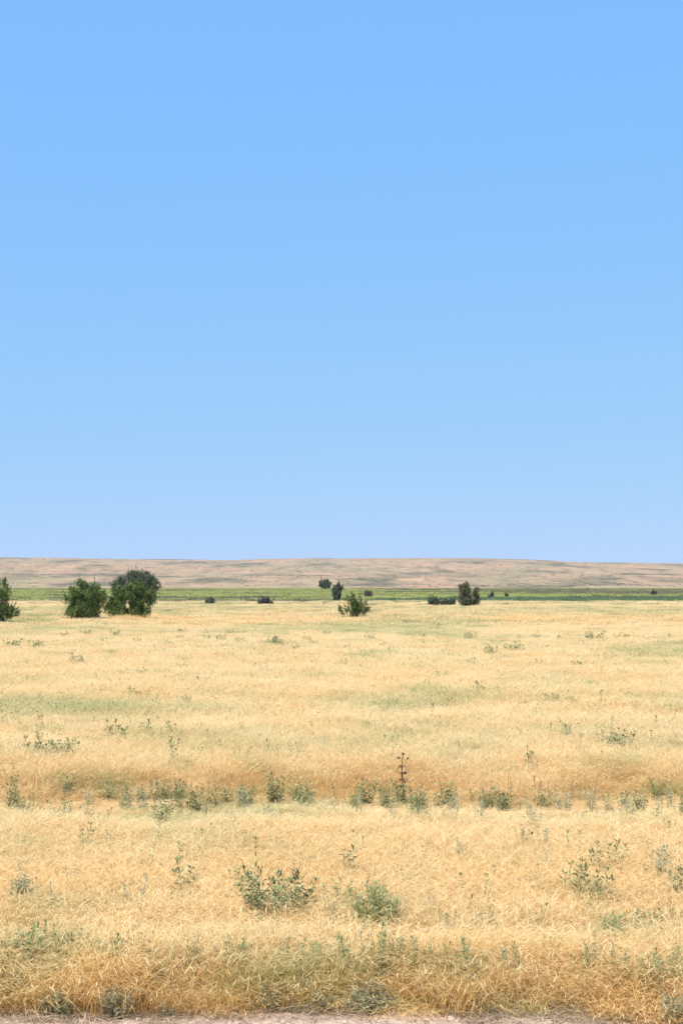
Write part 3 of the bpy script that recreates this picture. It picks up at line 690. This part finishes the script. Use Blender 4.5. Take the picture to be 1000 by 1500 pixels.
bush('dull_tree', 681, 887, [(0,853,870,9),(-1,864,886,9),(-5,856,866,5),(3,870,887,8)], 'tree_brown', 'tall narrow dark tree, left and higher of the touching pair at right', cat='tree', nleaf=5200, seed=6, clumpr=.26)
bush('dull_tree', 696, 886, [(1,862,876,6),(-2,870,886,7),(3,861,868,4)], 'tree_brown', 'shorter dark tree leaning out right of the tall narrow one', cat='tree', nleaf=3200, seed=7, clumpr=.26, stems=6)
bush('low_shrub', 637, 886, [(0,873,886,10),(-3,875,885,7)], 'tree_grey', 'low rounded blue-green shrub, left one of two beside the tall narrow tree', cat='shrub', nleaf=2600, seed=8, clumpr=.26, stems=6)
bush('low_shrub', 657, 886, [(0,876,886,10),(4,877,886,6)], 'tree_grey', 'lower blue-green shrub between its rounder neighbour and the tall narrow tree', cat='shrub', nleaf=2200, seed=9, clumpr=.24, stems=5)
bush('grey_tree', 494, 879, [(0,855,872,8),(-2,862,878,7),(4,862,876,5)], 'tree_grey', 'grey-green tree behind and left of the open spiky bush', cat='tree', nleaf=3600, seed=10, clumpr=.32, leaf=.11)
bush('far_tree', 475.5, 864.5, [(0,848.5,862,8),(-3,851,863,5),(4,850,861,5)], 'tree_grey', 'small round far tree at the foot of the hills, back edge of the green strip', cat='tree', nleaf=2400, seed=11, clumpr=.6, leaf=.22, stems=6)
bush('low_shrub', 539, 876, [(0,866,876,6),(-3,867,875,4)], 'scrub_purple', 'dull purplish shrub just behind and right of the open spiky bush', cat='shrub', nleaf=1500, seed=12, clumpr=.34, leaf=.12, stems=5)
bush('small_tree', 720, 876.5, [(0,867,876,3.4),(-1,871,877,5)], 'tree_grey', 'small dark tree right of the touching pair of dark trees', cat='tree', nleaf=1200, seed=13, clumpr=.3, leaf=.12, stems=4)
bush('small_tree', 741, 876, [(0,868,876,2.4)], 'tree_green', 'tiny dark upright bush alone on the deep green strip', cat='bush', nleaf=800, seed=14, clumpr=.28, leaf=.12, stems=3)
bush('low_shrub', 309.5, 884, [(0,876,884,5),(-2,878,884,5)], 'tree_grey', 'small blue-green shrub between the domed tree and the low dark one', cat='shrub', nleaf=1300, seed=15, clumpr=.3, leaf=.1, stems=4)
bush('low_shrub', 390, 884.5, [(0,876,885,9),(-6,878,885,6),(7,879,885,6)], 'scrub_purple', 'wide low purplish brown shrub at the near edge of the green strip', cat='shrub', nleaf=2200, seed=16, clumpr=.3, leaf=.1, stems=6)
bush('low_shrub', 955.5, 873, [(0,865,872,3.2)], 'tree_grey', 'tiny dark bush far right on the yellow green strip', cat='bush', nleaf=800, seed=17, clumpr=.4, leaf=.15, stems=3)
# ------------------------------------------------------------------ summer haze over the plain
HAZE = 0.00006
if HAZE:
    bm = bmesh.new(); bmesh.ops.create_cube(bm, size=1)
    for v in bm.verts: v.co = Vector((v.co.x*6000, 1900+v.co.y*5200, 35+v.co.z*80))
    me = bpy.data.meshes.new('haze'); bm.to_mesh(me); bm.free(); hz = bpy.data.objects.new('haze', me); COL.objects.link(hz)
    tag(hz, 'thin pale summer haze over the plain and the low hills', 'haze', kind='stuff')
    m = bpy.data.materials.new('haze'); m.use_nodes = True; n = m.node_tree; n.nodes.clear()
    pv = n.nodes.new('ShaderNodeVolumePrincipled'); pv.inputs['Density'].default_value = HAZE; pv.inputs['Color'].default_value = (.80,.88,1,1)
    o_ = n.nodes.new('ShaderNodeOutputMaterial'); n.links.new(pv.outputs[0], o_.inputs['Volume']); me.materials.append(m)
print('things', len([o for o in COL.objects if o.parent is None]))
